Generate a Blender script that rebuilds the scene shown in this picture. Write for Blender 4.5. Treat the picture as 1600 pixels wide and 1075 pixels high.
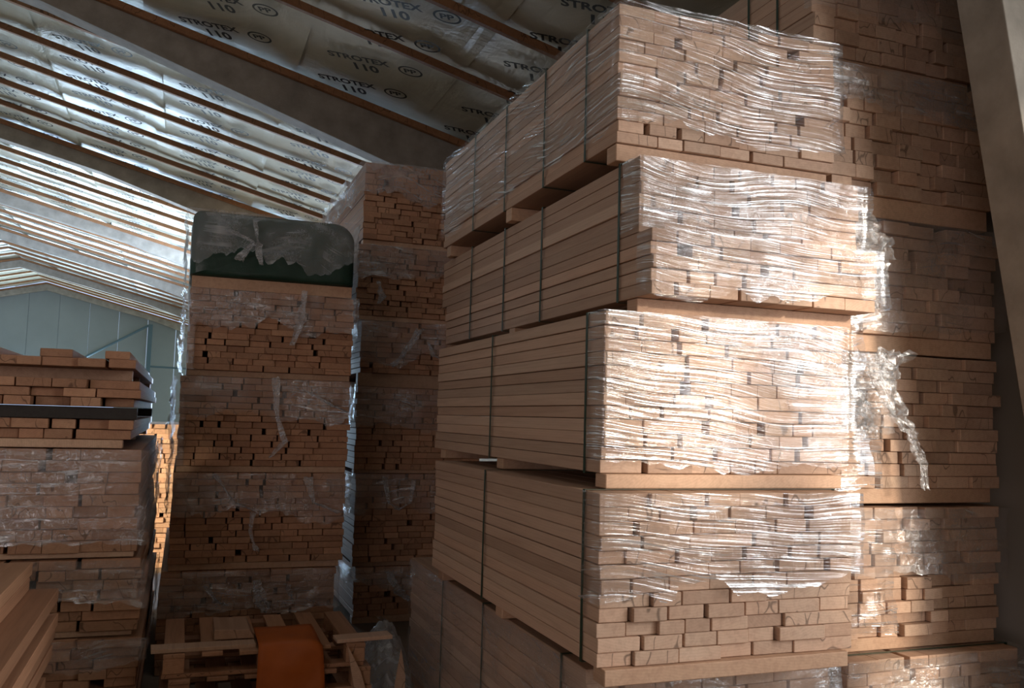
import bpy, bmesh, math, random
from mathutils import Vector, Matrix, noise

for o in list(bpy.data.objects):
    bpy.data.objects.remove(o)
sc = bpy.context.scene
C = sc.collection
EYE = 1.68

# ------------------------------------------------------------------ camera
F, YAW, PITCH, ROLL = 1380.0, math.radians(20.3), math.atan(117 / 1380), 0.028


def ray(u, v):
    uu = u * math.cos(ROLL) - v * math.sin(ROLL)
    vv = u * math.sin(ROLL) + v * math.cos(ROLL)
    c, s = math.cos(PITCH), math.sin(PITCH)
    d = (uu, F * c - vv * s, F * s + vv * c)
    c, s = math.cos(YAW), math.sin(YAW)
    return Vector((d[0] * c + d[1] * s, -d[0] * s + d[1] * c, d[2]))


fw = ray(0, 0)
right = (ray(1, 0) - fw).normalized()
up = (ray(0, 1) - fw).normalized()
fw.normalize()
cam = bpy.data.cameras.new('camera')
cam.sensor_width = 36.0
cam.lens = F / 1600 * 36.0
cam.clip_start = 0.05
cam.clip_end = 300
camo = bpy.data.objects.new('camera', cam)
C.objects.link(camo)
M = Matrix((right, up, -fw)).transposed().to_4x4()
M.translation = (0, 0, EYE)
camo.matrix_world = M
sc.camera = camo

# ------------------------------------------------------------------ world, sun, area lights at invented openings
w = bpy.data.worlds.new('world')
sc.world = w
w.use_nodes = True
bg = w.node_tree.nodes['Background']
bg.inputs[0].default_value = (0.55, 0.72, 1.0, 1)
bg.inputs[1].default_value = 1.2

SUN_AZ, SUN_EL = math.radians(24), math.radians(15)
sd = Vector((-math.sin(SUN_AZ) * math.cos(SUN_EL), math.cos(SUN_AZ) * math.cos(SUN_EL), -math.sin(SUN_EL)))
sun = bpy.data.lights.new('sun', 'SUN')
sun.energy = 3.5
sun.angle = math.radians(4.5)
sun.color = (1.0, 0.87, 0.70)
suno = bpy.data.objects.new('sun', sun)
C.objects.link(suno)
suno.rotation_euler = sd.to_track_quat('-Z', 'Y').to_euler()


def area(name, loc, target, sx, sy, power, col):
    l = bpy.data.lights.new(name, 'AREA')
    l.shape = 'RECTANGLE'
    l.size, l.size_y = sx, sy
    l.energy = power
    l.color = col
    o = bpy.data.objects.new(name, l)
    C.objects.link(o)
    o.location = loc
    o.rotation_euler = (Vector(target) - Vector(loc)).to_track_quat('-Z', 'Y').to_euler()
    return o


# area lights for invented unseen openings: behind the camera on the right, the side gate deeper in, and the gable gate
ADDED_GATE1 = (-1.6, 1.35, EYE + 0.40, EYE + 2.0)      # y0 y1 z0 z1 of the invented near opening
ADDED_WIN1 = (-3.4, -1.75, EYE + 1.25, EYE + 2.15)       # small invented window further back, shaped to let sun onto the board ends
ADDED_DOOR1 = (0.15, 1.35, EYE - 0.75)                  # y0 y1 and sill of the invented lower part, shaped to let sun in lower
ADDED_GATE2 = (18.0, 21.0, 0.0, 3.5)                   # invented side gate hidden behind the stacks
ADDED_GATE3 = (-9.2, -2.4, 0.0, 3.6)                   # x0 x1 z0 z1 of the invented gable gate
area('added_light_near', (4.12, (ADDED_GATE1[0] + ADDED_GATE1[1]) / 2, (ADDED_GATE1[2] + ADDED_GATE1[3]) / 2), (0, (ADDED_GATE1[0] + ADDED_GATE1[1]) / 2, (ADDED_GATE1[2] + ADDED_GATE1[3]) / 2),
     ADDED_GATE1[1] - ADDED_GATE1[0], ADDED_GATE1[3] - ADDED_GATE1[2], 100, (1.0, 0.975, 0.94))  # area light filling the invented near opening
area('added_light_near_window', (4.12, -2.575, EYE + 1.7), (0, -2.575, EYE + 1.7), 1.65, 0.9, 31, (1.0, 0.975, 0.94))  # area light filling the invented small window
area('added_light_near_door', (4.12, 0.75, (ADDED_DOOR1[2] + ADDED_GATE1[2]) / 2), (0, 0.75, (ADDED_DOOR1[2] + ADDED_GATE1[2]) / 2), 1.2, ADDED_GATE1[2] - ADDED_DOOR1[2], 36, (1.0, 0.975, 0.94))  # area light filling the invented lower door part
area('added_light_side', (4.12, 19.5, 1.75), (0, 19.5, 1.75), 3.0, 3.4, 5000, (0.54, 0.73, 1.0))  # cool light added for the far ceiling, in an invented gate
area('added_light_gable', (-5.8, 39.7, 1.8), (-5.8, 0, 1.8), 6.8, 3.5, 1900, (0.57, 0.79, 1.0))  # cool light added at the invented gable gate, out of view
area('added_light_gable_door', (2.1, 39.7, 1.7), (2.1, 0, 1.7), 3.4, 3.3, 700, (0.55, 0.79, 1.0))  # second invented gable opening, added to light the left stack's right sides
area('added_fill_roof', (0.75, 4.9, EYE + 3.36), (0.55, 4.9, 0), 1.0, 1.7, 9, (0.95, 0.95, 1.0))  # top fill under an invented rooflight out of view
area('added_fill_front', (-6.5, -6.05, 2.0), (-6.5, 10, 2.0), 7.0, 3.6, 125, (1.0, 0.66, 0.44))  # warm fill added behind the camera, in an invented gate

sc.view_settings.view_transform = 'Standard'
sc.view_settings.look = 'None'
sc.view_settings.gamma = 1
sc.view_settings.use_curve_mapping = False
sc.view_settings.exposure = 0.0
sc.cycles.use_denoising = True
sc.cycles.max_bounces = 8
sc.cycles.diffuse_bounces = 4
sc.cycles.glossy_bounces = 3
sc.cycles.transparent_max_bounces = 16
sc.cycles.caustics_reflective = False
sc.cycles.caustics_refractive = False
sc.cycles.sample_clamp_indirect = 4.0


# ------------------------------------------------------------------ material helpers
class NT:
    def __init__(self, name):
        self.m = bpy.data.materials.new(name)
        self.m.use_nodes = True
        self.t = self.m.node_tree
        self.t.nodes.clear()
        self.out = self.n('ShaderNodeOutputMaterial')

    def n(self, kind, **kw):
        nd = self.t.nodes.new(kind)
        for k, v in kw.items():
            if k in ('operation', 'data_type', 'blend_type', 'noise_dimensions', 'wave_type', 'bands_direction', 'feature'):
                setattr(nd, k, v)
        return nd

    def link(self, a, b):
        self.t.links.new(a, b)

    def set(self, sock, v):
        if isinstance(v, (int, float)):
            sock.default_value = v
        elif isinstance(v, (tuple, list)):
            sock.default_value = tuple(v) if len(v) == len(sock.default_value) else tuple(v) + (1,)
        else:
            self.link(v, sock)

    def math(self, op, a, b=0.0, c=0.0, clamp=False):
        nd = self.n('ShaderNodeMath', operation=op)
        nd.use_clamp = clamp
        self.set(nd.inputs[0], a); self.set(nd.inputs[1], b); self.set(nd.inputs[2], c)
        return nd.outputs[0]

    def noise(self, vec, scale, detail=3, rough=0.5, dist=0.0):
        nd = self.n('ShaderNodeTexNoise')
        if vec is not None:
            self.link(vec, nd.inputs['Vector'])
        nd.inputs['Scale'].default_value = scale
        nd.inputs['Detail'].default_value = detail
        nd.inputs['Roughness'].default_value = rough
        nd.inputs['Distortion'].default_value = dist
        return nd.outputs['Fac']

    def ramp(self, fac, lo, hi, a=0.0, b=1.0):
        nd = self.n('ShaderNodeMapRange')
        nd.clamp = True
        self.set(nd.inputs[0], fac); nd.inputs[1].default_value = lo; nd.inputs[2].default_value = hi
        nd.inputs[3].default_value = a; nd.inputs[4].default_value = b
        return nd.outputs[0]

    def mix(self, fac, a, b, blend='MIX'):
        nd = self.n('ShaderNodeMix', data_type='RGBA', blend_type=blend)
        self.set(nd.inputs[0], fac); self.set(nd.inputs[6], a); self.set(nd.inputs[7], b)
        return nd.outputs[2]

    def vec(self, x, y, z):
        nd = self.n('ShaderNodeCombineXYZ')
        self.set(nd.inputs[0], x); self.set(nd.inputs[1], y); self.set(nd.inputs[2], z)
        return nd.outputs[0]

    def sep(self, v):
        nd = self.n('ShaderNodeSeparateXYZ')
        self.link(v, nd.inputs[0])
        return nd.outputs

    def bump(self, h, strength, dist):
        nd = self.n('ShaderNodeBump')
        nd.inputs['Strength'].default_value = strength
        nd.inputs['Distance'].default_value = dist
        self.link(h, nd.inputs['Height'])
        return nd.outputs[0]

    def principled(self, col, rough=0.6, spec=0.4, normal=None, metallic=0.0):
        p = self.n('ShaderNodeBsdfPrincipled')
        self.set(p.inputs['Base Color'], col)
        self.set(p.inputs['Roughness'], rough)
        p.inputs['Specular IOR Level'].default_value = spec
        p.inputs['Metallic'].default_value = metallic
        if normal is not None:
            self.link(normal, p.inputs['Normal'])
        self.link(p.outputs[0], self.out.inputs[0])
        return p


def mat_wood(name, c1, c2, c3, rough=0.62, cracked=0.5):
    k = NT(name)
    pos = k.n('ShaderNodeNewGeometry').outputs['Position']
    rnd = k.n('ShaderNodeObjectInfo').outputs['Random']
    x, y, z = k.sep(pos)
    o1 = k.math('MULTIPLY', rnd, 37.0)
    gv = k.vec(k.math('ADD', k.math('MULTIPLY', x, 1.0), o1), k.math('MULTIPLY', y, 0.05), k.math('ADD', z, o1))
    grain = k.noise(gv, 42, 4, 0.6, 0.6)
    # growth rings: arcs around a pith that differs from board to board
    rr = k.n('ShaderNodeVectorMath', operation='DISTANCE')
    jx = k.math('MULTIPLY', k.math('FRACT', k.math('MULTIPLY', rnd, 113.0)), 0.3)
    k.link(k.vec(k.math('MODULO', k.math('ADD', k.math('ADD', x, 20.0), jx), 0.31), k.math('MULTIPLY', y, 0.012), z), rr.inputs[0])
    k.link(k.vec(k.math('MULTIPLY', k.math('FRACT', k.math('MULTIPLY', rnd, 71.0)), 0.3), 0.0, k.math('ADD', 1.2, k.math('MULTIPLY', rnd, 1.1))), rr.inputs[1])
    ring = k.math('SINE', k.math('MULTIPLY', k.math('ADD', rr.outputs['Value'], k.math('MULTIPLY', grain, 0.012)), 620.0))
    big = k.noise(gv, 5, 2, 0.5)
    tone = k.ramp(k.math('FRACT', k.math('MULTIPLY', rnd, 7.31)), 0, 1)
    col = k.mix(tone, c1, c2)
    col = k.mix(k.ramp(big, 0.35, 0.75, 0, 0.55), col, c3)
    col = k.mix(k.ramp(grain, 0.42, 0.72, 0, 0.35), col, tuple(v * 0.62 for v in c3))
    col = k.mix(k.ramp(ring, 0.1, 1.0, 0.0, 0.12), col, tuple(v * 0.55 for v in c3))
    val = k.n('ShaderNodeHueSaturation')
    k.link(col, val.inputs['Color'])
    k.link(k.ramp(k.math('FRACT', k.math('MULTIPLY', rnd, 19.7)), 0, 1, 0.78, 1.12), val.inputs['Value'])
    nrm = k.bump(grain, 0.35, 0.002)
    ny = k.sep(k.n('ShaderNodeNewGeometry').outputs['True Normal'])[1]
    cn = k.noise(k.vec(k.math('ADD', k.math('MULTIPLY', x, 7.0), o1), k.math('ADD', k.math('MULTIPLY', z, 3.5), o1), 0.0), 1.0, 2, 0.45, 0.0)
    ck = k.ramp(k.math('ABSOLUTE', k.math('SUBTRACT', cn, 0.5)), 0.002, 0.009, 1.0, 0.0)
    sel = k.math('MULTIPLY', k.math('LESS_THAN', k.math('FRACT', k.math('MULTIPLY', rnd, 53.0)), cracked), k.math('LESS_THAN', ny, -0.9))
    fin = k.mix(k.math('MULTIPLY', k.math('MULTIPLY', ck, sel), 0.65), val.outputs[0], tuple(v * 0.16 for v in c3))
    k.principled(fin, rough, 0.3, nrm)
    return k.m


def mat_film(name, streak_amt, veil, gloss, rough=0.14, freq=95.0, tilt=0.25, bump=0.006, dens=(0.36, 0.66), cross=0.0):
    k = NT(name)
    uvn = k.n('ShaderNodeUVMap')
    u, v, _ = k.sep(uvn.outputs[0])
    off = k.math('MULTIPLY', k.n('ShaderNodeObjectInfo').outputs['Random'], 50.0)
    u2 = k.math('ADD', u, off)
    base = k.vec(u2, v, off)
    warp = k.math('SUBTRACT', k.noise(k.vec(u2, k.math('MULTIPLY', v, 1.3), 0.0), 1.1, 1), 0.5)
    vv = k.math('ADD', k.math('ADD', v, k.math('MULTIPLY', u, 0.05)), k.math('MULTIPLY', warp, tilt))
    n1 = k.noise(k.vec(k.math('MULTIPLY', u2, 0.6), k.math('MULTIPLY', vv, freq), off), 1.0, 2, 0.55, 0.15)
    crum = k.noise(base, 26.0, 5, 0.62, 1.2)
    density = k.ramp(k.noise(base, 2.6, 3, 0.6, 0.6), dens[0], dens[1])
    ridge = k.ramp(k.math('ABSOLUTE', k.math('SUBTRACT', n1, 0.5)), 0.008, 0.04, 1.0, 0.0)
    broken = k.ramp(k.noise(k.vec(k.math('MULTIPLY', u2, 6.0), k.math('MULTIPLY', vv, freq * 0.8), off), 1.0, 2, 0.5), 0.42, 0.6)
    streak = k.math('MULTIPLY', ridge, broken)
    if cross > 0:
        n2 = k.ramp(k.math('ABSOLUTE', k.math('SUBTRACT', crum, 0.5)), 0.0, 0.035, 1.0, 0.0)
        streak = k.math('MAXIMUM', streak, k.math('MULTIPLY', n2, cross))
    white = k.math('MULTIPLY', streak, density)
    h = k.math('ADD', k.math('MULTIPLY', n1, 0.8), k.math('MULTIPLY', crum, 0.1 + cross))
    nrm = k.bump(h, 1.0, bump)
    tr = k.n('ShaderNodeBsdfTransparent')
    gl = k.n('ShaderNodeBsdfGlossy')
    gl.inputs['Roughness'].default_value = rough
    gl.inputs['Color'].default_value = (0.95, 0.97, 1, 1)
    k.link(nrm, gl.inputs['Normal'])
    fr = k.n('ShaderNodeLayerWeight')
    fr.inputs['Blend'].default_value = 0.25
    fac = k.math('ADD', k.math('ADD', k.math('MULTIPLY', k.math('ADD', density, 0.25), gloss), k.math('MULTIPLY', fr.outputs['Fresnel'], 0.10)), k.math('MULTIPLY', white, 0.62 * streak_amt), clamp=True)
    m1 = k.n('ShaderNodeMixShader')
    k.link(fac, m1.inputs[0]); k.link(tr.outputs[0], m1.inputs[1]); k.link(gl.outputs[0], m1.inputs[2])
    df = k.n('ShaderNodeBsdfDiffuse'); df.inputs[0].default_value = (0.86, 0.88, 0.9, 1)
    tl = k.n('ShaderNodeBsdfTranslucent'); tl.inputs[0].default_value = (0.86, 0.9, 0.94, 1)
    m2 = k.n('ShaderNodeMixShader'); m2.inputs[0].default_value = 0.4
    k.link(df.outputs[0], m2.inputs[1]); k.link(tl.outputs[0], m2.inputs[2])
    m3 = k.n('ShaderNodeMixShader')
    k.link(k.math('ADD', veil, k.math('MULTIPLY', white, 0.3 * streak_amt), clamp=True), m3.inputs[0])
    k.link(m1.outputs[0], m3.inputs[1]); k.link(m2.outputs[0], m3.inputs[2])
    k.link(m3.outputs[0], k.out.inputs[0])
    return k.m


def mat_plain(name, col, rough=0.6, spec=0.4, var=0.0, scale=8.0, bump=0.0, bscale=30.0):
    k = NT(name)
    pos = k.n('ShaderNodeNewGeometry').outputs['Position']
    c = col
    if var:
        nz = k.noise(pos, scale, 5, 0.6)
        c = k.mix(k.ramp(nz, 0.3, 0.72), tuple(v * (1 - var) for v in col), tuple(min(1, v * (1 + var)) for v in col))
    nrm = k.bump(k.noise(pos, bscale, 4, 0.6), 0.6, bump) if bump else None
    k.principled(c, rough, spec, nrm)
    return k.m


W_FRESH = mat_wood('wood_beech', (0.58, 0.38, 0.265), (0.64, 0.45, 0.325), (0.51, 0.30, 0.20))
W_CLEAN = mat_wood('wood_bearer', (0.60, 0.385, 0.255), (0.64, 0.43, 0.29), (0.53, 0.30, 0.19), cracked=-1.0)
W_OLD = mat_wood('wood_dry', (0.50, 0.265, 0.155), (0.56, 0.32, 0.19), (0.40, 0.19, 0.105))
W_BATTEN = mat_wood('wood_batten', (0.27, 0.13, 0.06), (0.32, 0.16, 0.075), (0.20, 0.09, 0.04))  # colour darkened to stand in for shaded undersides
W_DARK = mat_wood('wood_black', (0.035, 0.03, 0.027), (0.05, 0.042, 0.036), (0.03, 0.025, 0.02))
FILM_T = mat_film('film_tight', 1.5, 0.02, 0.05, rough=0.14, freq=78, tilt=0.26, bump=0.008, dens=(0.33, 0.58), cross=0.14)
FILM_S = mat_film('film_side', 0.35, 0.03, 0.06, rough=0.2, freq=60, dens=(0.5, 0.72))
FILM_L = mat_film('film_loose', 1.3, 0.10, 0.12, rough=0.16, freq=22, tilt=0.5, bump=0.012, dens=(0.42, 0.68), cross=0.75)
FILM_V = mat_film('film_cloudy', 0.7, 0.16, 0.14, rough=0.3, freq=12, tilt=0.6, bump=0.02, dens=(0.4, 0.7), cross=0.35)
STRAP = mat_plain('strap_green', (0.022, 0.05, 0.03), 0.4, 0.5)
CONC = mat_plain('concrete', (0.30, 0.27, 0.23), 0.85, 0.2, 0.22, 5.0, 0.003, 60)
FLOOR = mat_plain('floor_concrete', (0.25, 0.195, 0.145), 0.8, 0.25, 0.25, 2.0, 0.003, 20)
WALLM = mat_plain('wall_sheet', (0.50, 0.44, 0.36), 0.7, 0.3, 0.05, 2.0)
PANEL = mat_plain('gable_panel', (0.20, 0.22, 0.22), 0.6, 0.3, 0.05, 1.0)
STEEL = mat_plain('steel', (0.06, 0.10, 0.12), 0.5, 0.4)
INK = mat_plain('print_ink', (0.02, 0.022, 0.02), 0.6, 0.3)
GREEN = mat_plain('tarp_green', (0.012, 0.045, 0.030), 0.35, 0.5, 0.25, 6.0, 0.012, 9)
ORANGE = mat_plain('orange_sheet', (0.5, 0.12, 0.018), 0.5, 0.4, 0.12, 5.0, 0.002, 12)


def mat_membrane():
    k = NT('roof_membrane')
    pos = k.n('ShaderNodeNewGeometry').outputs['Position']
    x, y, z = k.sep(pos)
    n1 = k.noise(pos, 1.7, 4, 0.6, 1.6)
    n2 = k.noise(k.vec(k.math('MULTIPLY', x, 3.0), k.math('MULTIPLY', y, 0.8), z), 2.6, 4, 0.55, 0.8)
    n3 = k.noise(k.vec(k.math('MULTIPLY', x, 0.35), k.math('MULTIPLY', y, 6.0), z), 1.0, 2, 0.5)
    h = k.math('ADD', k.math('ADD', n1, k.math('MULTIPLY', n2, 0.5)), k.math('MULTIPLY', n3, 0.6))
    col = k.mix(k.ramp(n1, 0.3, 0.7), (0.41, 0.39, 0.30), (0.51, 0.485, 0.385))
    k.principled(col, 0.32, 0.5, k.bump(h, 0.5, 0.022))
    return k.m


MEMBRANE = mat_membrane()


# ------------------------------------------------------------------ geometry helpers
def link(name, me, mat=None, parent=None, loc=(0, 0, 0), rot=None):
    o = bpy.data.objects.new(name, me)
    C.objects.link(o)
    if mat is not None and not me.materials:
        me.materials.append(mat)
    if parent is not None:
        o.parent = parent
    o.location = loc
    if rot:
        o.rotation_euler = rot
    return o


def empty(name, loc):
    o = bpy.data.objects.new(name, None)
    o.empty_display_size = 0.2
    C.objects.link(o)
    o.location = loc
    return o


def tag(o, label, cat=None, group=None, kind=None):
    o['label'] = label
    if cat:
        o['category'] = cat
    if group:
        o['group'] = group
    if kind:
        o['kind'] = kind
    return o


_cache = {}


def box_mesh(sx, sy, sz, bev=0.0025, mat=None, key='box'):
    kk = (key, round(sx, 4), round(sy, 4), round(sz, 4), bev, mat.name if mat else '')
    if kk in _cache:
        return _cache[kk]
    bm = bmesh.new()
    bmesh.ops.create_cube(bm, size=1)
    bmesh.ops.scale(bm, vec=(sx, sy, sz), verts=bm.verts)
    if bev:
        bmesh.ops.bevel(bm, geom=list(bm.edges), offset=bev, segments=1, affect='EDGES', profile=0.5)
    me = bpy.data.meshes.new(key)
    bm.to_mesh(me)
    bm.free()
    if mat:
        me.materials.append(mat)
    _cache[kk] = me
    return me


def boxes_mesh(name, boxes, mat, bev=0.0):
    bm = bmesh.new()
    for (x0, x1, y0, y1, z0, z1) in boxes:
        r = bmesh.ops.create_cube(bm, size=1)
        bmesh.ops.scale(bm, vec=(x1 - x0, y1 - y0, z1 - z0), verts=r['verts'])
        bmesh.ops.translate(bm, vec=((x0 + x1) / 2, (y0 + y1) / 2, (z0 + z1) / 2), verts=r['verts'])
    if bev:
        bmesh.ops.bevel(bm, geom=list(bm.edges), offset=bev, segments=1, affect='EDGES', profile=0.5)
    me = bpy.data.meshes.new(name)
    bm.to_mesh(me)
    bm.free()
    me.materials.append(mat)
    return me


def prism_y(name, poly, y0, y1, mat, bev=0.0):
    bm = bmesh.new()
    a = [bm.verts.new((x, y0, z)) for x, z in poly]
    b = [bm.verts.new((x, y1, z)) for x, z in poly]
    n = len(poly)
    bm.faces.new(a)
    bm.faces.new(b[::-1])
    for i in range(n):
        bm.faces.new((a[i], b[i], b[(i + 1) % n], a[(i + 1) % n]))
    bmesh.ops.recalc_face_normals(bm, faces=bm.faces)
    if bev:
        bmesh.ops.bevel(bm, geom=list(bm.edges), offset=bev, segments=2, affect='EDGES', profile=0.5)
    me = bpy.data.meshes.new(name)
    bm.to_mesh(me)
    bm.free()
    me.materials.append(mat)
    return me


def grid_mesh(name, rows, mat, uv=None, smooth=True):
    """rows: list of lists of points; uv: same shape."""
    nv, nu = len(rows), len(rows[0])
    vs = [p for r in rows for p in r]
    fs = []
    for j in range(nv - 1):
        for i in range(nu - 1):
            a = j * nu + i
            fs.append((a, a + 1, a + nu + 1, a + nu))
    me = bpy.data.meshes.new(name)
    me.from_pydata(vs, [], fs)
    if uv:
        lay = me.uv_layers.new(name='UVMap')
        flat = [q for r in uv for q in r]
        for lp in me.loops:
            lay.data[lp.index].uv = flat[lp.vertex_index]
    if smooth:
        me.polygons.foreach_set('use_smooth', [True] * len(me.polygons))
    me.materials.append(mat)
    me.update()
    return me


def fbm(x, y, z, o=3):
    return noise.fractal(Vector((x, y, z)), 0.8, 2.0, o)


# ------------------------------------------------------------------ the hall
SL, RX, RZ = 0.256, -5.42, EYE + 5.0
XR, XL = 4.15, -14.99


def roof_z(x):
    return RZ - SL * abs(x - RX)


fl = link('floor', boxes_mesh('floor', [(XL - .2, XR + .2, -6.3, 40.3, -0.2, 0)], FLOOR))
tag(fl, 'grey concrete warehouse floor under the timber stacks', kind='structure')

wr = link('wall_right', boxes_mesh('wall_right', [
    (XR, XR + .15, -6.3, ADDED_WIN1[0], 0, roof_z(XR)),
    (XR, XR + .15, ADDED_WIN1[0], ADDED_WIN1[1], 0, ADDED_WIN1[2]),
    (XR, XR + .15, ADDED_WIN1[0], ADDED_WIN1[1], ADDED_WIN1[3], roof_z(XR)),
    (XR, XR + .15, ADDED_WIN1[1], ADDED_GATE1[0], 0, roof_z(XR)),
    (XR, XR + .15, ADDED_GATE1[0], ADDED_DOOR1[0], 0, ADDED_GATE1[2]),
    (XR, XR + .15, ADDED_DOOR1[0], ADDED_DOOR1[1], 0, ADDED_DOOR1[2]),
    (XR, XR + .15, ADDED_GATE1[0], ADDED_GATE1[1], ADDED_GATE1[3], roof_z(XR)),
    (XR, XR + .15, ADDED_GATE1[1], ADDED_GATE2[0], 0, roof_z(XR)),
    (XR, XR + .15, ADDED_GATE2[0], ADDED_GATE2[1], ADDED_GATE2[3], roof_z(XR)),
    (XR, XR + .15, ADDED_GATE2[1], 40.3, 0, roof_z(XR))], WALLM))  # gaps left for the invented side openings
tag(wr, 'sheet-clad long side wall behind the concrete column', kind='structure')
wl = link('wall_left', boxes_mesh('wall_left', [(XL - .15, XL, -6.3, 40.3, 0, roof_z(XL))], WALLM))
tag(wl, 'sheet-clad long side wall on the far side of the hall', kind='structure')
wf = link('wall_front', prism_y('wall_front', [(XL, 0), (-10.0, 0), (-10.0, 3.8), (-3.0, 3.8), (-3.0, 0), (XR, 0), (XR, roof_z(XR)), (RX, RZ), (XL, roof_z(XL))], -6.3, -6.15, WALLM))  # opening invented for the warm front fill
tag(wf, 'gable wall at the near end of the hall', kind='structure')

GY = 40.0
wb = empty('wall_back', (RX, GY, 0))
tag(wb, 'pale blue-grey gable wall of vertical panels at the far end', kind='structure')
x = XL
while x < XR - 0.01:
    x1 = min(x + 1.12, XR)
    xm = (x + x1) / 2
    zb = ADDED_GATE3[3] if ADDED_GATE3[0] < xm < ADDED_GATE3[1] or 0.3 < xm < 3.9 else 0.0  # panels cut short over the invented gable openings
    a, b = x + 0.006, x1 - 0.006
    poly = [(a, zb), (b, zb), (b, roof_z(b) - .02)]
    if a < RX < b:
        poly.append((RX, RZ - .02))
    poly.append((a, roof_z(a) - .02))
    link('panel', prism_y('panel', [(px - RX, pz) for px, pz in poly], 0, 0.1, PANEL), None, wb)
    x = x1

# roof: membrane rolls, battens, print
ce = empty('ceiling', (RX, 0, RZ))
tag(ce, 'pitched ceiling of printed roofing membrane over wooden battens', kind='structure')
ROLL_W = 1.30
seams = []
for side in (1, -1):
    for i in range(8):
        s0 = i * ROLL_W - 0.33
        s1 = min(s0 + ROLL_W + 0.13, 9.62)
        s0 = max(s0, 0.0)
        if s0 >= 9.5:
            continue
        rows, uv = [], []
        for j in range(9):
            d = s0 + (s1 - s0) * j / 8
            r = []
            for kx in range(95):
                yy = -6.2 + kx * 0.49
                lift = 0.004 + 0.006 * (i % 2) + 0.018 * fbm(d * 1.3 + i * 7.7, yy * 0.9, side * 3.1, 2)
                if j == 8:
                    lift -= 0.012 + 0.015 * abs(fbm(yy * 1.1, i * 3.0, 5, 2))
                r.append((side * d, yy, -SL * d + 0.02 + lift))
            rows.append(r)
        link('membrane_roll', grid_mesh('membrane_roll', rows, MEMBRANE), None, ce)
FR = [2.65 + 6.2 * k for k in range(7)]
bat_y = [-3.4, -2.3, -1.2, -0.1, 1.0, 2.1, 3.15, 4.2, 5.23, 6.27, 7.3]
for k in range(1, 6):
    bat_y += [FR[k] - 0.045 + q for q in (0, 0.93, 1.85, 2.9, 4.0, 5.08)]
bat_y += [FR[6] - 0.045]
ang = math.atan(SL)
Lb = 9.57 / math.cos(ang)
bme = box_mesh(Lb, 0.055, 0.07, 0.004, W_BATTEN, 'batten')
random.seed(5)
for by in bat_y:
    for side in (1, -1):
        dd = 9.57 / 2
        link('batten', bme, None, ce, (side * (dd + 0.0), by, -SL * dd - 0.045), (random.uniform(-.02, .02), side * ang, random.uniform(-.0008, .0008)))
# printed lettering: word, number and oval mark


def text_mesh(body, width, height, x0, y0, bm):
    cu = bpy.data.curves.new('t', 'FONT')
    cu.body = body
    cu.resolution_u = 3
    cu.offset = 0.034
    o = bpy.data.objects.new('t', cu)
    C.objects.link(o)
    dg = bpy.context.evaluated_depsgraph_get()
    me = bpy.data.meshes.new_from_object(o.evaluated_get(dg))
    xs = [v.co.x for v in me.vertices]
    ys = [v.co.y for v in me.vertices]
    ax, bx_, ay, by_ = min(xs), max(xs), min(ys), max(ys)
    for v in me.vertices:
        v.co.x = x0 + (v.co.x - ax) / (bx_ - ax) * width
        v.co.y = y0 + (v.co.y - ay) / (by_ - ay) * height
        v.co.z = 0
    bm.from_mesh(me)
    bpy.data.objects.remove(o)
    bpy.data.meshes.remove(me)


bm = bmesh.new()
text_mesh('STROTEX', 0.60, 0.098, 0, 0, bm)
text_mesh('110', 0.24, 0.13, 0.22, -0.17, bm)
text_mesh('PP', 0.12, 0.075, 0.735, -0.035, bm)
cx, cy, n = 0.795, 0.0, 28
ri = [bm.verts.new((cx + 0.098 * math.cos(2 * math.pi * i / n), cy + 0.072 * math.sin(2 * math.pi * i / n), 0)) for i in range(n)]
ro = [bm.verts.new((cx + 0.118 * math.cos(2 * math.pi * i / n), cy + 0.092 * math.sin(2 * math.pi * i / n), 0)) for i in range(n)]
for i in range(n):
    j = (i + 1) % n
    bm.faces.new((ri[i], ro[i], ro[j], ri[j]))
pm = bpy.data.meshes.new('printed_lettering')
bm.to_mesh(pm)
bm.free()
pm.materials.append(INK)
TH = math.radians(27)
ex = Vector((1, 0, -SL)).normalized()
ey = Vector((0, -1, 0))
ad = ex * math.cos(TH) + ey * math.sin(TH)
bd = -ex * math.sin(TH) + ey * math.cos(TH)
nd = ad.cross(bd)
R3 = Matrix((ad, bd, nd)).transposed()
for i in range(1, 8):
    for kk in range(34):
        yy = 5.055 + kk * 0.60
        if any(abs(yy - b) < 0.0 for b in bat_y):
            continue
        d = i * ROLL_W - 0.33 + 0.345
        o = link('printed_lettering', pm, None, ce)
        o.matrix_basis = Matrix.Translation((d, yy, -SL * d - 0.022)) @ R3.to_4x4()

wn = empty('added_rooflight', (0.75, 4.9, roof_z(0.75)))  # invented, out of view, goes with the top fill light
tag(wn, 'added unseen rooflight between the battens', kind='structure')
wn.rotation_euler = (0, ang, 0)
link('frame', boxes_mesh('frame', [(-.58, -.52, -.95, .95, -.06, -.02), (.52, .58, -.95, .95, -.06, -.02), (-.52, .52, -.95, -.89, -.06, -.02), (-.52, .52, .89, .95, -.06, -.02)], STEEL), None, wn)
link('pane', box_mesh(1.04, 1.78, 0.01, 0, PANEL, 'pane'), None, wn, (0, 0, -0.03))

# precast concrete portal frames
inner = lambda z: 3.42 - (z - EYE - 0.326) * 0.1914


def depth(x):
    return 0.28 + max(0.0, (x + 1.4)) * 0.077


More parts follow.
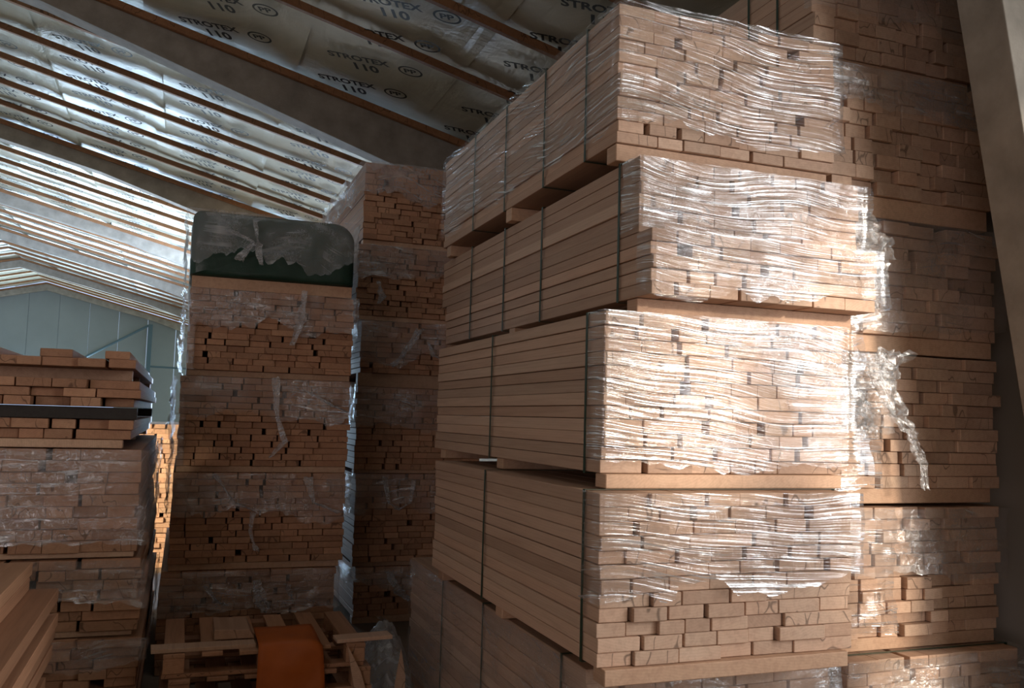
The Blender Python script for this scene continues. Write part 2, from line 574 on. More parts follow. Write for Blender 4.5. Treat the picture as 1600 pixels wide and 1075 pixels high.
kx = 3.06
kz = roof_z(kx) - depth(kx)
for k, fy in enumerate(FR):
    fr = empty('portal_frame', (RX, fy, 0))
    tag(fr, ['nearest concrete portal frame, tapered column at the right edge of the view',
             'second concrete portal frame, big dark rafter above the tallest stack',
             'third concrete portal frame, rafter running behind the green-covered stack top',
             'fourth concrete portal frame, rafter ending beside the green-covered stack top',
             'fifth concrete portal frame, thin far rafter below the fourth',
             'sixth concrete portal frame, last rafter before the gable',
             'concrete portal frame standing directly against the far gable wall'][k], kind='structure')
    for s in (1, -1):
        mx = lambda p: [(s * (q[0] - RX), q[1]) for q in p]
        col = [(inner(0), 0), (XR - .005, 0), (XR - .005, roof_z(XR) - .03), (kx, roof_z(kx) - .03), (kx, kz)]
        link('column', prism_y('column', mx(col), 0, 0.22, CONC, 0.006), None, fr)
        raf = [(RX, RZ - 0.03 - 0.30), (-1.4, roof_z(-1.4) - depth(-1.4)), (kx, kz), (kx, roof_z(kx) - .03), (RX, RZ - .03)]
        link('rafter', prism_y('rafter', mx(raf), 0, 0.22, CONC, 0.006), None, fr)

# wind bracing in front of the gable
br = empty('wind_bracing', (-1.42, 39.6, 0))
tag(br, 'dark steel post and diagonal rods in front of the far gable', 'bracing')


def rod(name, p, q, r, mat, parent, off=(0, 0, 0), seg=8):
    p, q = Vector(p) - Vector(off), Vector(q) - Vector(off)
    d = q - p
    bm = bmesh.new()
    bmesh.ops.create_cone(bm, cap_ends=True, segments=seg, radius1=r, radius2=r, depth=d.length)
    me = bpy.data.meshes.new(name)
    bm.to_mesh(me)
    bm.free()
    me.materials.append(mat)
    o = link(name, me, None, parent, (p + q) / 2)
    o.rotation_euler = d.to_track_quat('Z', 'Y').to_euler()
    return o


bo = (-1.42, 39.6, 0)
link('post', box_mesh(0.16, 0.12, EYE + 3.5, 0.005, STEEL, 'post'), None, br, (0, 0, (EYE + 3.5) / 2))
rod('diagonal_rod', (-1.5, 39.6, EYE + 3.45), (-5.2, 39.6, EYE + 1.15), 0.05, STEEL, br, bo)
rod('diagonal_rod', (-9.2, 39.6, EYE + 3.45), (-5.5, 39.6, EYE + 1.15), 0.05, STEEL, br, bo)
link('post', box_mesh(0.16, 0.12, EYE + 3.5, 0.005, STEEL, 'post'), None, br, (-7.9, 0, (EYE + 3.5) / 2))
rod('girt', (-1.4, 39.6, EYE + 1.75), (4.0, 39.6, EYE + 1.65), 0.04, STEEL, br, bo)


# ------------------------------------------------------------------ timber bundles
def film_mesh(x0, x1, y0, z0, z1, left, right, mat, seed, amp=0.006, lo_rag=0.05, hi_rag=0.0, bulge_r=0.0, bulge_l=0.0, off=0.017,
              step=0.016, fall=None):
    """Sheet of stretch film round the near end of a bundle, its lower edge ragged."""
    path = []
    g = off
    nl = max(2, int(left / 0.05))
    for i in range(nl):
        path.append((x0 - g, y0 + left * (1 - i / nl), -1, 0))
    nf = max(8, int((x1 - x0) / step))
    for i in range(nf + 1):
        t = i / nf
        nx = -1 if t < .01 else (1 if t > .99 else 0)
        path.append((x0 - g + (x1 - x0 + 2 * g) * t, y0 - g, nx * .7, -1))
    nr = max(2, int(right / 0.05))
    for i in range(1, nr + 1):
        path.append((x1 + g, y0 + right * i / nr, 1, 0))
    ss = [0]
    for a, b in zip(path, path[1:]):
        ss.append(ss[-1] + math.hypot(b[0] - a[0], b[1] - a[1]))
    nz = max(6, int((z1 - z0) / step))
    rows, uv = [], []
    for j in range(nz + 1):
        t = j / nz
        r, q = [], []
        for (px, py, nx, ny), s in zip(path, ss):
            lo = z0 + lo_rag * (fbm(s * 2.3, seed * 3.7, 1.0) + 0.35 * fbm(s * 11, seed, 4.0)) * 1.1
            if fall:
                lo += fall(px, py)
            hi = z1 + hi_rag * fbm(s * 2.1, seed * 5.1, 9.0)
            z = lo + (hi - lo) * t
            dsp = amp * (fbm(s * 4, z * 8, seed) + 0.3 * fbm(s * 9, z * 34, seed + 3)) + amp * 0.6
            if t in (0.0, 1.0):
                dsp *= 1.4
            if nx > 0 and bulge_r:
                dsp += bulge_r * max(0, fbm(z * 4, seed, py * 2) + .5)
            if nx < 0 and bulge_l:
                dsp += bulge_l * max(0, fbm(z * 9, seed, py * 2) + .55)
            dsp = max(dsp, -0.004)
            r.append((px + nx * dsp, py + ny * dsp, z))
            q.append((s, z))
        rows.append(r)
        uv.append(q)
    return grid_mesh('stretch_film', rows, mat, uv)


def shift(me, o):
    v = Vector(o)
    for vert in me.vertices:
        vert.co -= v


def bundle(name, label, group, x0, W, y0, L, z0, z1, rows, wr=(0.10, 0.20), seed=1, jy=0.012, jx=0.006, row_dy=None, bear=None, bear_w=0.085,
           straps=(), gap=0.35, wood=W_FRESH, films=(), tilt=0.0, cat='timber bundle', bear_front=0.03, strap_dx=0.0, bear_n=3):
    """z are relative to eye height; bear = bearer height under the boards."""
    rnd = random.Random(seed)
    z0 += EYE; z1 += EYE
    b = bear or 0.0
    org = Vector((x0 + W / 2, y0 + L / 2, z0 - b))
    e = empty(name, org)
    tag(e, label, cat, group)
    t = (z1 - z0) / rows
    for r in range(rows):
        dy = row_dy(r) if row_dy else 0.0
        rx = x0 + rnd.uniform(-jx, jx)
        end = x0 + W + rnd.uniform(-jx, jx)
        zc = z0 + t * (r + 0.5)
        th = t - rnd.choice((0.0012, 0.0015, 0.002, 0.0035))
        # board widths, then gaps shared out between some of them
        ws = []
        tot = 0
        lim = (end - rx) - rnd.uniform(0.012, 0.06)
        while True:
            wv = round(rnd.uniform(*wr), 2)
            if tot + wv > lim:
                break
            ws.append(wv)
            tot += wv
        spare = (end - rx) - tot
        if spare > wr[0] * 0.75:
            ws[-1] = round(ws[-1] + spare - rnd.uniform(0.02, 0.05), 2)
            spare = (end - rx) - sum(ws)
        cuts = [0.0] * len(ws)
        picks = [i for i in range(1, len(ws)) if rnd.random() < gap] or [rnd.randrange(1, len(ws))]
        for i in picks:
            cuts[i] = max(0.0, spare) / len(picks) * rnd.uniform(.75, 1.0)
        xx = rx
        for i, wv in enumerate(ws):
            xx += cuts[i]
            me = box_mesh(wv - 0.0016, L - 0.03, round(th, 4), 0.0022, wood, 'board')
            yy = y0 + L / 2 + dy + rnd.uniform(-jy, jy)
            o = link('board', me, None, e, Vector((xx + wv / 2, yy, zc)) - org,
                     (0, rnd.uniform(-.004, .004) + tilt * math.sin(r * 1.3 + i), rnd.uniform(-.0012, .0012)))
            xx += wv
    if bear:
        ys = [y0 + bear_front + bear_w / 2, y0 + L / 2, y0 + L - 0.08 - bear_w / 2][:bear_n]
        for yb in ys:
            me = box_mesh(round(W - rnd.uniform(0.01, .06), 2), bear_w, b - 0.002, 0.003, W_CLEAN, 'bearer')
            link('bearer', me, None, e, Vector((x0 + W / 2 - rnd.uniform(0, 0.02), yb, z0 - b / 2)) - org)
    for ys in straps:
        g, h, th = 0.0085, 0.008, 0.0018
        xa, xb, za, zb = x0 - g, x0 + W + g, z0 - (0.002 if not b else 0.004), z1 + 0.003
        me = boxes_mesh('strap', [(xa - th, xa, ys - h, ys + h, za - th, zb + th), (xb, xb + th, ys - h, ys + h, za - th, zb + th),
                                  (xa, xb, ys - h, ys + h, zb, zb + th), (xa, xb, ys - h, ys + h, za - th, za)], STRAP)
        shift(me, org)
        link('strap', me, None, e)
    for f in films:
        f = dict(f)
        f['z0'] += EYE; f['z1'] += EYE
        f.setdefault('x0', x0); f.setdefault('x1', x0 + W); f.setdefault('y0', y0)
        me = film_mesh(**f)
        shift(me, org)
        o = link('stretch_film', me, None, e)
        o['label'] = 'wrinkled clear stretch film'
    return e


GM, GG, GB, GC, GD = ('bundles of the large front stack', 'bundles of the stack beside the concrete column', 'bundles of the green-topped stack',
                      'bundles of the tall stack behind', 'bundles of the left stack')
N = 'timber_bundle'
# front stack, top to bottom
bundle(N, 'topmost film-wrapped bundle of the large front stack, reaching the top of the view', GM, 1.605, 1.09, 3.15, 2.6, 1.14, 1.73, 12, seed=11,
       bear=0.073, straps=(3.46, 3.94, 4.5, 5.06),
       films=[dict(z0=1.20, z1=1.735, left=2.58, right=0.6, mat=FILM_T, seed=1, amp=0.009, lo_rag=0.05)])
bundle(N, 'second bundle from the top of the large front stack, lower rows pushed forward', GM, 1.65, 1.085, 3.04, 2.85, 0.49, 1.06, 11, seed=12,
       bear=0.08, straps=(3.21, 4.05, 4.6, 5.2), row_dy=lambda r: -0.11 if r < 5 else 0.0,
       films=[dict(z0=0.76, z1=1.05, left=0.12, right=0.7, mat=FILM_T, seed=2, amp=0.008, lo_rag=0.015, bulge_r=0.015),
              dict(z0=0.50, z1=0.745, y0=2.93, left=0.10, right=0.8, mat=FILM_T, seed=3, amp=0.008, lo_rag=0.05, bulge_r=0.015)])
bundle(N, 'third bundle from the top of the large front stack, sunlit board ends and loose film', GM, 1.413, 1.07, 2.85, 2.24, -0.185, 0.40, 12, seed=13,
       bear=0.052, straps=(2.99, 4.07), wr=(0.09, 0.21), gap=0.45, bear_front=-0.02,
       films=[dict(z0=-0.15, z1=0.402, left=0.10, right=0.7, mat=FILM_T, seed=4, amp=0.007, lo_rag=0.05, bulge_r=0.06)])
bundle(N, 'fourth bundle from the top of the large front stack, film over its upper rows only', GM, 1.33, 1.045, 2.68, 2.08, -0.812, -0.24, 12, seed=14,
       bear=0.055, straps=(2.81, 3.88), wr=(0.10, 0.20), gap=0.45, bear_front=-0.012,
       films=[dict(z0=-0.56, z1=-0.238, left=0.12, right=0.6, mat=FILM_T, seed=5, amp=0.009, lo_rag=0.05, fall=lambda x, y: -0.05 if x < 1.6 else 0.0)])
bundle(N, 'lowest bundle of the large front stack, cut off by the bottom of the view', GM, 1.387, 1.06, 2.88, 2.56, -1.60, -0.872, 14, seed=15,
       bear=0.078, straps=(3.1, 4.02, 4.7), films=[dict(z0=-1.5, z1=-0.868, left=2.5, right=0.3, mat=FILM_L, seed=6, amp=0.009)])

# stack beside the column
GX, GW = 2.80, 1.03
bundle(N, 'bundle at the top right corner, above the others beside the concrete column', GG, GX, GW, 3.42, 2.4, 1.84, 2.38, 8, seed=21, wr=(0.11, 0.16),
       bear=0.09, straps=(3.7, 3.95), films=[dict(z0=2.05, z1=2.385, left=0.05, right=0.3, mat=FILM_L, seed=7, amp=0.012)])
bundle(N, 'second bundle down beside the concrete column, cracked squarish board ends', GG, GX, GW, 3.31, 2.4, 1.125, 1.735, 9, seed=22, wr=(0.10, 0.15),
       bear=0.105, gap=0.6, jy=0.02, tilt=0.004, films=[dict(z0=1.52, z1=1.74, left=0.05, right=0.3, mat=FILM_L, seed=8, amp=0.012)])
bundle(N, 'third bundle down beside the concrete column, level with the glaring film', GG, GX + 0.01, GW, 3.30, 2.4, 0.449, 1.0, 9, seed=23, wr=(0.12, 0.19),
       bear=0.085, jy=0.02, films=[dict(z0=0.47, z1=1.0, left=0.05, right=0.3, mat=FILM_L, seed=9, amp=0.012)])
bundle(N, 'fourth bundle down beside the concrete column, twisted film hanging over it', GG, GX, GW, 3.30, 2.4, -0.277, 0.357, 11, seed=24, wr=(0.12, 0.2),
       bear=0.072, jy=0.02, films=[dict(z0=-0.02, z1=0.357, left=0.6, x1=3.12, right=0.05, mat=FILM_L, seed=10, amp=0.012),
                                   dict(z0=-0.26, z1=0.10, left=0.03, x1=3.02, right=0.03, mat=FILM_T, seed=31, amp=0.01, off=0.03)])
bundle(N, 'fifth bundle down beside the concrete column, film streaks over its left rows', GG, GX - 0.01, GW, 3.30, 2.4, -0.96, -0.365, 11, seed=25, wr=(0.10, 0.17),
       bear=0.06, jy=0.025, gap=0.6, tilt=0.006, films=[dict(z0=-0.7, z1=-0.37, left=0.5, right=0.3, mat=FILM_L, seed=12, amp=0.012),
                                               dict(z0=-0.93, z1=-0.36, left=0.03, x1=3.08, right=0.02, mat=FILM_T, seed=13, amp=0.02, off=0.03)])
bundle(N, 'lowest bundle beside the concrete column, in the bottom right corner', GG, GX, GW, 3.2, 2.4, -1.62, -1.025, 11, seed=26, wr=(0.10, 0.18),
       bear=0.058, straps=(3.3,), films=[dict(z0=-1.5, z1=-1.02, left=0.6, right=0.3, mat=FILM_L, seed=14, amp=0.015)])

# green-topped stack
YB = 6.1
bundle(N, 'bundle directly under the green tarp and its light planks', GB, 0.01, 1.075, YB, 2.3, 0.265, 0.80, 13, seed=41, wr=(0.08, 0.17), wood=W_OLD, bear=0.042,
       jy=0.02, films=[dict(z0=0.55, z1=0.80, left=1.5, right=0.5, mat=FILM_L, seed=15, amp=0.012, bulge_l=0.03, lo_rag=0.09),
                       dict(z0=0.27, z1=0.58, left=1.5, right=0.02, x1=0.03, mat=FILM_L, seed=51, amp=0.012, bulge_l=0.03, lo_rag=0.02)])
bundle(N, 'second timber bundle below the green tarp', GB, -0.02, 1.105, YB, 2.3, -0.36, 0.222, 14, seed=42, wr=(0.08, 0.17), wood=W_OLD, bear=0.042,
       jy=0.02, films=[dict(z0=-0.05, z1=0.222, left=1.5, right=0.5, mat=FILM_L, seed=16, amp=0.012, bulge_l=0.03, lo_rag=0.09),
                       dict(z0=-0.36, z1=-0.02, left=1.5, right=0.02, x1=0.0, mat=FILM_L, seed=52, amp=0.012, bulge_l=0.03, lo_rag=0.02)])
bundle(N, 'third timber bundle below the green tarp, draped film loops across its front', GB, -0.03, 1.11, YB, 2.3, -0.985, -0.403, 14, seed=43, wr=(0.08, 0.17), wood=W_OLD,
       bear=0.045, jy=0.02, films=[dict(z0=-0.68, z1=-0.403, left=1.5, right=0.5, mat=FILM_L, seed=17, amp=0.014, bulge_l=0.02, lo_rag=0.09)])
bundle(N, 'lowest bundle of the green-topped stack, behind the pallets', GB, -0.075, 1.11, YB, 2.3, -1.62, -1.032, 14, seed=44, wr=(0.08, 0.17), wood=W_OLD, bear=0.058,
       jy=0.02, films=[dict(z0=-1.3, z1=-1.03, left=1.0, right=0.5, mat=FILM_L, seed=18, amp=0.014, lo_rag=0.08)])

# tall stack behind
YC = 7.2
for i, (xa, za, zb, n, bh, lab) in enumerate([
        (1.32, 1.455, 2.11, 14, 0.045, 'highest bundle of the tall stack behind, film glowing along its left side'),
        (1.29, 0.82, 1.408, 13, 0.04, 'second bundle down of the tall stack behind, right of the green tarp'),
        (1.345, 0.345, 0.778, 10, 0.115, 'third bundle down of the tall stack behind, resting on a light bearer'),
        (1.33, -0.445, 0.228, 14, 0.03, 'fourth bundle down of the tall stack behind, below the light bearer'),
        (1.35, -1.19, -0.477, 15, 0.035, 'fifth bundle down of the tall stack behind, oval film loop on its face'),
        (1.37, -1.62, -1.227, 8, 0.058, 'lowest bundle of the tall stack behind, half hidden by the front stack')]):
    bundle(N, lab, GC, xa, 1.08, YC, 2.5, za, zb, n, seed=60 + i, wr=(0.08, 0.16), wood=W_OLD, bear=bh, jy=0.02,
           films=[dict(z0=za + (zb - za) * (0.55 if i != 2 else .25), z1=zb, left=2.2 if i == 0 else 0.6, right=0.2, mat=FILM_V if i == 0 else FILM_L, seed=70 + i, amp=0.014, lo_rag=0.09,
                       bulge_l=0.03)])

# left stack
YD = 5.0
bundle('loose_boards', 'uneven loose boards on top of the left stack', GD, -1.32, 1.08, YD, 3.0, -0.165, -0.062, 2, seed=81, wr=(0.11, 0.17), wood=W_OLD, bear=0.045, jy=0.04, jx=0.02,
       cat='boards')
bundle('loose_boards', 'three rows of pale-edged boards above the black sleeper on the left stack', GD, -1.31, 1.085, YD, 3.0, 0.003, 0.142, 3, seed=82, wr=(0.11, 0.17), wood=W_OLD, bear=None,
       jy=0.05, jx=0.025, gap=0.6, cat='boards')
bundle('loose_boards', 'single top row of boards lying over a dark gap on the left stack', GD, -1.32, 1.07, YD, 3.0, 0.205, 0.25, 1, seed=83, wr=(0.11, 0.17), wood=W_OLD, bear=0.06, jy=0.05,
       jx=0.02, cat='boards', bear_front=0.25)
sl = link('sleeper', box_mesh(0.68, 0.12, 0.061, 0.002, W_DARK, 'sleeper'), None, None, (-0.56, YD + 0.07, EYE - 0.0295))
tag(sl, 'black sleeper lying across the left stack under the pale-edged boards', 'sleeper')
sl = link('sleeper', box_mesh(1.0, 0.12, 0.06, 0.004, W_DARK, 'sleeper'), None, None, (-0.72, YD + 2.5, EYE - 0.029))
tag(sl, 'second black sleeper across the back of the left stack', 'sleeper')
for i, (px, wz) in enumerate(((-0.33, 0.12), (-0.62, 0.15), (-0.98, 0.18))):
    o = link('board', box_mesh(wz, 2.9, 0.042, 0.003, W_OLD, 'board'), None, None, (px, YD + 1.47 + .03 * i, EYE + 0.25 + 0.023))
    tag(o, ['short-faced board lying alone on the very top of the left stack, nearest its right edge',
            'middle of the three single boards on the very top of the left stack',
            'single board on the very top of the left stack, nearest the picture edge'][i], 'board')
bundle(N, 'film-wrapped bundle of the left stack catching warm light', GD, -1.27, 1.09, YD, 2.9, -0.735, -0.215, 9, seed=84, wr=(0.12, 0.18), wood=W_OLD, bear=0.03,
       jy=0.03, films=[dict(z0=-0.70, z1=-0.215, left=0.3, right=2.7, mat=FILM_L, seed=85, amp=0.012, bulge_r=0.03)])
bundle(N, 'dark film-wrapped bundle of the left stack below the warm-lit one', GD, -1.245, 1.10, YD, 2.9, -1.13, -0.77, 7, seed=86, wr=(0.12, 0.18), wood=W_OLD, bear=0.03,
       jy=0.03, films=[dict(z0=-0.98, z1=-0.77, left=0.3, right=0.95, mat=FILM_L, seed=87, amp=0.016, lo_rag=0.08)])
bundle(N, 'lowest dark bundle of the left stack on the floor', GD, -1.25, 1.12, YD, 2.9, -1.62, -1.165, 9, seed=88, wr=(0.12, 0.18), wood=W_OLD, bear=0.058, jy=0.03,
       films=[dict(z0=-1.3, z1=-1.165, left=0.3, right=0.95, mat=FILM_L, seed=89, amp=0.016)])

# bright pile glimpsed between the left stack and the green-topped one
bundle(N, 'brightly lit pile glimpsed in the gap between the left and green-topped stacks', None, -0.62, 0.66, 10.2, 2.0, -1.62, -0.16, 28, seed=91, wr=(0.08, 0.15),
       bear=0.058, jy=0.04, jx=0.03)

# near pile at the left picture edge
bundle('board_pile', 'pile of bare boards at the bottom left edge, tops catching light', None, -1.30, 0.80, 2.5, 1.75, -1.62, -0.66, 18, seed=95, wr=(0.11, 0.18), wood=W_OLD, bear=0.058, jy=0.12,
       jx=0.06, gap=0.5, cat='pile')


# ------------------------------------------------------------------ green tarp bundle on top of its stack
def tarp():
    x0, x1, y0, y1, z0, z1 = 0.0, 1.065, YB - 0.01, YB + 2.25, EYE + 0.885, EYE + 1.315
    e = empty('tarp_bundle', ((x0 + x1) / 2, (y0 + y1) / 2, z0 - 0.085))
    tag(e, 'bundle under a dark green tarp with cloudy film on top', 'bundle', GB)
    org = Vector(e.location)
    sec = []
    for i in range(13):
        sec.append((x0, z0 + (z1 - 0.05 - z0) * i / 12))
    for i in range(1, 7):
        a = math.pi - math.pi / 2 * i / 6
        sec.append((x0 + 0.06 + 0.06 * math.cos(a), z1 - 0.06 + 0.06 * math.sin(a)))
    for i in range(1, 20):
        sec.append((x0 + 0.06 + (x1 - x0 - 0.2) * i / 19, z1 - 0.0))
    for i in range(1, 9):
        a = math.pi / 2 - math.pi / 2 * i / 8
        sec.append((x1 - 0.14 + 0.14 * math.cos(a), z1 - 0.14 + 0.14 * math.sin(a)))
    for i in range(1, 12):
        sec.append((x1, z1 - 0.14 - (z1 - 0.14 - z0) * i / 11))
    sec += [(x1 - (x1 - x0) * i / 16, z0) for i in range(1, 17)]
    rows = []
    cxm, czm = (x0 + x1) / 2, z0 + 0.2
    for k, s in enumerate((0.0, 0.5, 0.8, 0.93, 1.0)):
        rows.append([(cxm + (x - cxm) * s, y0 + (0.02 * (1 if s == 1 else 0)) - 0.012 * fbm(x * 4 * s, z * 5, 2.2) * (s < 1), czm + (z - czm) * s) for x, z in sec])
    for i in range(1, 24):
        y = y0 + 0.02 + (y1 - y0) * i / 23
        rows.append([(x + 0.012 * fbm(y * 3, z * 4, x * 2), y, z + 0.010 * fbm(x * 3, y * 3, 7)) for x, z in sec])
    me = grid_mesh('tarp', rows, GREEN)
    shift(me, org)
    link('tarp', me, None, e)['label'] = 'dark green tarp'
    me = film_mesh(x0, x1, y0, z0 + 0.15, z1 + 0.005, 1.6, 0.6, FILM_V, 99, amp=0.016, lo_rag=0.12, bulge_l=0.02)
    shift(me, org)
    link('stretch_film', me, None, e)['label'] = 'cloudy torn stretch film'
    for yb in (YB + 0.06, YB + 1.1, YB + 2.1):
        link('bearer', box_mesh(1.05, 0.09, 0.078, 0.003, W_CLEAN, 'bearer'), None, e, Vector(((x0 + x1) / 2 + .005, yb, z0 - 0.043)) - org)


tarp()


# ------------------------------------------------------------------ pallets with the orange sheet
def pallet(x0, y0, z, label, seed):
    r = random.Random(seed)
    e = empty('pallet', (x0 + 0.5, y0 + 0.4, z))
    tag(e, label, 'pallet', 'pallets in front of the green-topped stack')
    for yb in (0.05, 0.4, 0.75):
        link('bottom_board', box_mesh(1.0, 0.09, 0.02, 0.002, W_OLD, 'bottom_board'), None, e, (r.uniform(-.01, .01), yb - 0.4, 0.011))
    for xb in (-0.45, 0.0, 0.45):
        for yb in (0.05, 0.4, 0.75):
            link('block', box_mesh(0.10, 0.09, 0.075, 0.003, W_OLD, 'block'), None, e, (xb, yb - 0.4, 0.0595))
    for i in range(6):
        wv = 0.1
        link('deck_board', box_mesh(wv, 0.8, 0.02, 0.002, W_OLD, 'deck_board'), None, e, (-0.45 + 0.18 * i, r.uniform(-.012, .012), 0.108))


pz = 0.0
labs = ['lowest pallet of the small pallet stack on the floor', 'second pallet of the small stack, just above the floor pallet',
        'third pallet of the small stack, under the topmost one', 'topmost pallet of the small stack, under the orange sheet']
for i in range(4):
    pallet(-0.02 + (0.02, -0.015, 0.03, 0.0)[i], 4.75 + (0, .02, -.01, .01)[i], pz, labs[i], i)
    pz += 0.119
for i, (xx, zz, ww, hh, ll) in enumerate([(0.17, pz + 0.011, 0.50, 0.02, 'thin light plank lying across the left of the topmost pallet'),
                                          (0.98, pz + 0.011, 0.30, 0.02, 'thin light plank lying across the right of the topmost pallet')]):
    o = link('plank', box_mesh(ww, 0.11, hh, 0.002, W_FRESH, 'plank'), None, None, (xx, 4.84, zz), (0, 0.012 * (1 - 2 * i), 0.05))
    tag(o, ll, 'plank')
o = link('offcut', prism_y('offcut', [(-0.10, 0), (0.10, 0), (0.075, 0.045), (-0.10, 0.052)], 0, 0.3, W_FRESH, 0.003), None, None, (0.32, 4.9, pz + 0.024))
tag(o, 'short slanted offcut on the light plank beside the orange sheet', 'offcut')


def orange():
    rows = []
    for j in range(30):
        t = j / 29
        r = []
        for i in range(15):
            s = i / 14
            wv = 0.34 - 0.03 * (1 - t)
            x = 0.43 + wv * s + 0.02 * t * (s - .5)
            cor = 0.03 * max(0, (s - 0.8) / 0.2) ** 2 * max(0, 1 - abs(t - .25) * 4)
            if t < 0.25:
                y = 5.1 - 0.385 * (t / 0.25)
                z = pz + 0.036 + 0.008 * fbm(x * 4, y * 4, 1)
            else:
                q = (t - 0.25) / 0.75
                y = 4.715 - 0.02 * math.sin(q * 3) - 0.012 * fbm(x * 5, q * 3, 2)
                z = pz + 0.03 - q * 0.42
            r.append((x, y, z - cor))
        rows.append(r)
    me = grid_mesh('orange_sheet', rows, ORANGE)
    o = link('orange_sheet', me, None)
    md = o.modifiers.new('thick', 'SOLIDIFY')
    md.thickness = 0.006
    md.offset = 1
    tag(o, 'orange sheet folded over the front of the topmost pallet', 'sheet')


orange()

# splintered wood and crumpled film on the floor between the stacks
for i, (px, py, a, b, ln, lab) in enumerate([(1.02, 4.7, 0.35, 0.25, 0.50, 'pointed wood splinter standing nearer the pallets'),
                                             (1.13, 4.62, 0.5, -0.12, 0.46, 'pointed wood splinter leaning towards the front stack')]):
    bm = bmesh.new()
    vs = [bm.verts.new(v) for v in ((-.035, -.012, 0), (.035, -.012, 0), (.035, .012, 0), (-.035, .012, 0), (-.03, -.008, ln * .6), (.022, -.008, ln * .7), (.022, .008, ln * .7), (-.03, .008, ln * .6), (-.012, 0, ln))]
    for f in ((0, 1, 5, 4), (1, 2, 6, 5), (2, 3, 7, 6), (3, 0, 4, 7), (4, 5, 8), (5, 6, 8), (6, 7, 8), (7, 4, 8), (3, 2, 1, 0)):
        bm.faces.new([vs[q] for q in f])
    me = bpy.data.meshes.new('splinter')
    bm.to_mesh(me)
    bm.free()
    o = link('splinter', me, W_FRESH, None, (px, py, 0.0), (-a * .3, -b, 0.2))
    tag(o, lab, 'splinter')
rows, uv = [], []
for j in range(40):
    r, q = [], []
    for i in range(44):
        x, y = 1.04 + 0.27 * i / 43, 4.95 + 0.7 * j / 39
        r.append((x, y, 0.03 + 0.42 * math.exp(-((x - 1.2) / .17) ** 2 - ((y - 5.3) / .3) ** 2) + 0.08 * abs(fbm(x * 9, y * 9, 3))))
        q.append((x, y))
    rows.append(r)
    uv.append(q)
o = link('crumpled_film', grid_mesh('crumpled_film', rows, FILM_V, uv), None)
tag(o, 'heap of crumpled clear film on the floor beside the splinters', 'plastic film')


# ------------------------------------------------------------------ loose film on the stack beside the column and the front stack
def ribbon(name, pts, widths, mat, label, seed, parent=None, n=70, m=14):
    def at(t):
        f = t * (len(pts) - 1)
        i = min(int(f), len(pts) - 2)
        a, b = Vector(pts[i]), Vector(pts[i + 1])
        u = f - i
        u = u * u * (3 - 2 * u)
        return a.lerp(b, u), widths[i] * (1 - u) + widths[i + 1] * u
    rows, uv = [], []
    for j in range(n + 1):
        p, wv = at(j / n)
        tw = 0.9 * fbm(j * .06, seed, 1) * 2
        r, q = [], []
        for i in range(m + 1):
            s = i / m - .5
            rip = 0.16 * wv * math.sin(i * 2.2 + seed) + 0.35 * wv * fbm(i * .5, j * .12, seed)
            r.append((p.x + wv * s * math.cos(tw) + 0.2 * wv * fbm(j * .25, i * .2, seed + 2), p.y - abs(wv * s * math.sin(tw)) - abs(rip) * .7 - 0.02, p.z + 0.3 * wv * fbm(i * .4, j * .1, seed + 5)))
            q.append((wv * s * 2, j / n))
        rows.append(r)
        uv.append(q)
    me = grid_mesh(name, rows, mat, uv)
    if parent is not None:
        shift(me, parent.location)
    o = link(name, me, None, parent)
    o['label'] = label
    return o


FILM_R = mat_film('film_rope', 0.7, 0.08, 0.10, rough=0.18, freq=14, tilt=0.4, bump=0.02, dens=(0.2, 0.5), cross=0.8)
FILM_F = mat_film('film_fold', 0.9, 0.22, 0.30, rough=0.2, freq=14, tilt=0.4, bump=0.02, dens=(0.2, 0.5), cross=0.8)  # white veil raised to stand in for specular shine
byl = {o['label']: o for o in bpy.data.objects if 'label' in o and o.parent is None}
g4 = next(o for l, o in byl.items() if l.startswith('fourth bundle down beside'))
g3 = next(o for l, o in byl.items() if l.startswith('third bundle down beside'))
b3 = next(o for l, o in byl.items() if l.startswith('third bundle from the top'))
ribbon('film_strand', [(2.98, 3.23, EYE + 0.35), (3.0, 3.23, EYE + 0.22), (3.05, 3.21, EYE + 0.08), (3.13, 3.2, EYE - 0.02), (3.19, 3.2, EYE - 0.12), (3.22, 3.2, EYE - 0.27)],
       [0.26, 0.13, 0.12, 0.07, 0.06, 0.045], FILM_R, 'twisted hanging strand of torn film', 3, g4)
ribbon('film_flap', [(2.49, 2.87, EYE + 0.20), (2.545, 2.87, EYE + 0.10), (2.585, 2.88, EYE + 0.02), (2.545, 2.9, EYE - 0.06)], [0.05, 0.09, 0.10, 0.05], FILM_R, 'loose loop of film', 5, b3)
ribbon('film_flap', [(2.86, 3.23, EYE + 0.98), (2.9, 3.22, EYE + 0.85), (2.93, 3.22, EYE + 0.7), (2.9, 3.22, EYE + 0.55)], [0.14, 0.2, 0.16, 0.1], FILM_R, 'loose wad of film', 8, g3)

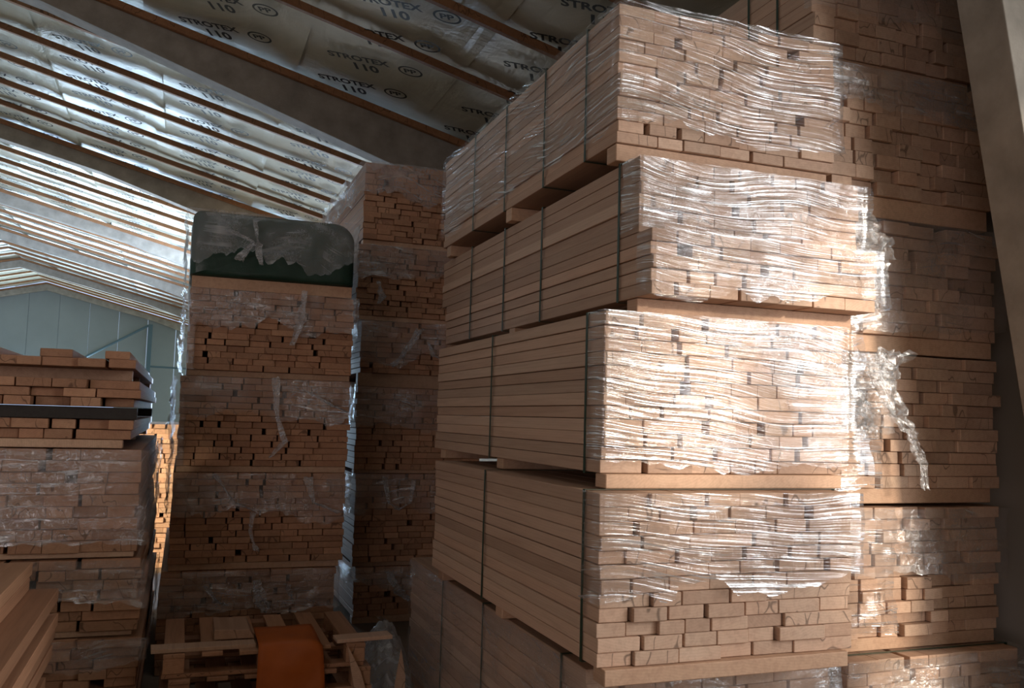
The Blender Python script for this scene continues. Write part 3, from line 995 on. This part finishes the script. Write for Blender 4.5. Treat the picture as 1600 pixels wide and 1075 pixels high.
for i, (lab, pts, wv) in enumerate([
    ('bundle directly under', [(0.729, 6.06, 2.503), (0.717, 6.06, 2.305), (0.662, 6.06, 2.129)], 0.05),
    ('second timber bundle', [(0.568, 6.06, 1.910), (0.589, 6.06, 1.656), (0.651, 6.06, 1.488), (0.553, 6.06, 1.381)], 0.04),
    ('second timber bundle', [(0.782, 6.06, 1.824), (0.957, 6.06, 1.731), (1.067, 6.06, 1.690)], 0.03),
    ('third timber bundle', [(0.808, 6.06, 1.256), (0.858, 6.06, 1.087), (1.032, 6.06, 1.021)], 0.05),
    ('third timber bundle', [(0.218, 6.06, 1.275), (0.346, 6.06, 1.090), (0.489, 6.06, 1.035)], 0.04),
    ('third timber bundle', [(0.469, 6.06, 1.027), (0.456, 6.06, 0.903), (0.502, 6.06, 0.779)], 0.03),
    ('lowest bundle of the green', [(0.512, 6.06, 0.594), (0.551, 6.06, 0.450), (0.578, 6.06, 0.387)], 0.07),
    ('lowest bundle of the green', [(0.708, 6.06, 0.558), (0.742, 6.06, 0.462)], 0.04),
    ('lowest bundle of the green', [(0.198, 6.06, 0.566), (0.281, 6.06, 0.462), (0.341, 6.06, 0.439)], 0.05),
    ('bundle under a dark', [(0.213, 6.05, 2.867), (0.379, 6.05, 2.797), (0.292, 6.05, 2.668)], 0.05),
    ('bundle under a dark', [(0.384, 6.05, 2.949), (0.409, 6.05, 2.778), (0.440, 6.05, 2.651)], 0.04),
    ('third bundle down of the tall', [(1.816, 7.15, 2.401), (1.662, 7.15, 2.152), (1.574, 7.15, 2.084)], 0.06),
    ('third bundle down of the tall', [(1.891, 7.15, 2.298), (1.940, 7.15, 2.182), (1.996, 7.15, 2.169)], 0.03),
    ('fifth bundle down of the tall', [(1.568, 7.15, 1.182), (1.608, 7.15, 0.976), (1.695, 7.15, 0.919), (1.789, 7.15, 0.975), (1.809, 7.15, 1.157)], 0.035),
    ('lowest bundle of the tall', [(1.625, 7.15, 0.429), (1.721, 7.15, 0.257), (1.819, 7.15, 0.187)], 0.07),
    ('lowest bundle of the tall', [(1.561, 7.15, 0.077), (1.733, 7.15, -0.047), (1.876, 7.15, -0.172)], 0.04),
    ('second bundle down of the tall', [(1.450, 7.15, 2.776), (1.487, 7.15, 2.646), (1.457, 7.15, 2.590)], 0.05),
]):
    owner = next(o for l, o in byl.items() if l.startswith(lab))
    ribbon('film_fold', pts, [wv * (0.7 + 0.6 * ((i + q) % 2)) for q in range(len(pts))], FILM_F, 'gathered fold of clear film', 20 + i, owner, n=30, m=8)

# invented unseen lamp, added to light the pile in the gap behind the left stack
lamp = empty('added_lamp', (-1.0, 8.4, 0))
tag(lamp, 'added unseen lamp standing on the floor behind the left stack', 'lamp')
link('stand', box_mesh(0.03, 0.03, 1.0, 0.003, STEEL, 'stand'), None, lamp, (0, 0, 0.5))
link('foot', box_mesh(0.35, 0.35, 0.02, 0.003, STEEL, 'foot'), None, lamp, (0, 0, 0.01))
link('head', box_mesh(0.18, 0.08, 0.14, 0.01, STEEL, 'head'), None, lamp, (0, -0.0, 1.07))
ll = bpy.data.lights.new('added_lamp_light', 'SPOT')
ll.energy = 260
ll.spot_size = math.radians(70)
ll.color = (1.0, 0.78, 0.5)
ll.shadow_soft_size = 0.08
lo = bpy.data.objects.new('added_lamp_light', ll)
C.objects.link(lo)
lo.parent = lamp
lo.location = (0.02, 0.12, 1.07)
lo.rotation_euler = Vector((0.55, 1.75, -0.05)).to_track_quat('-Z', 'Y').to_euler()
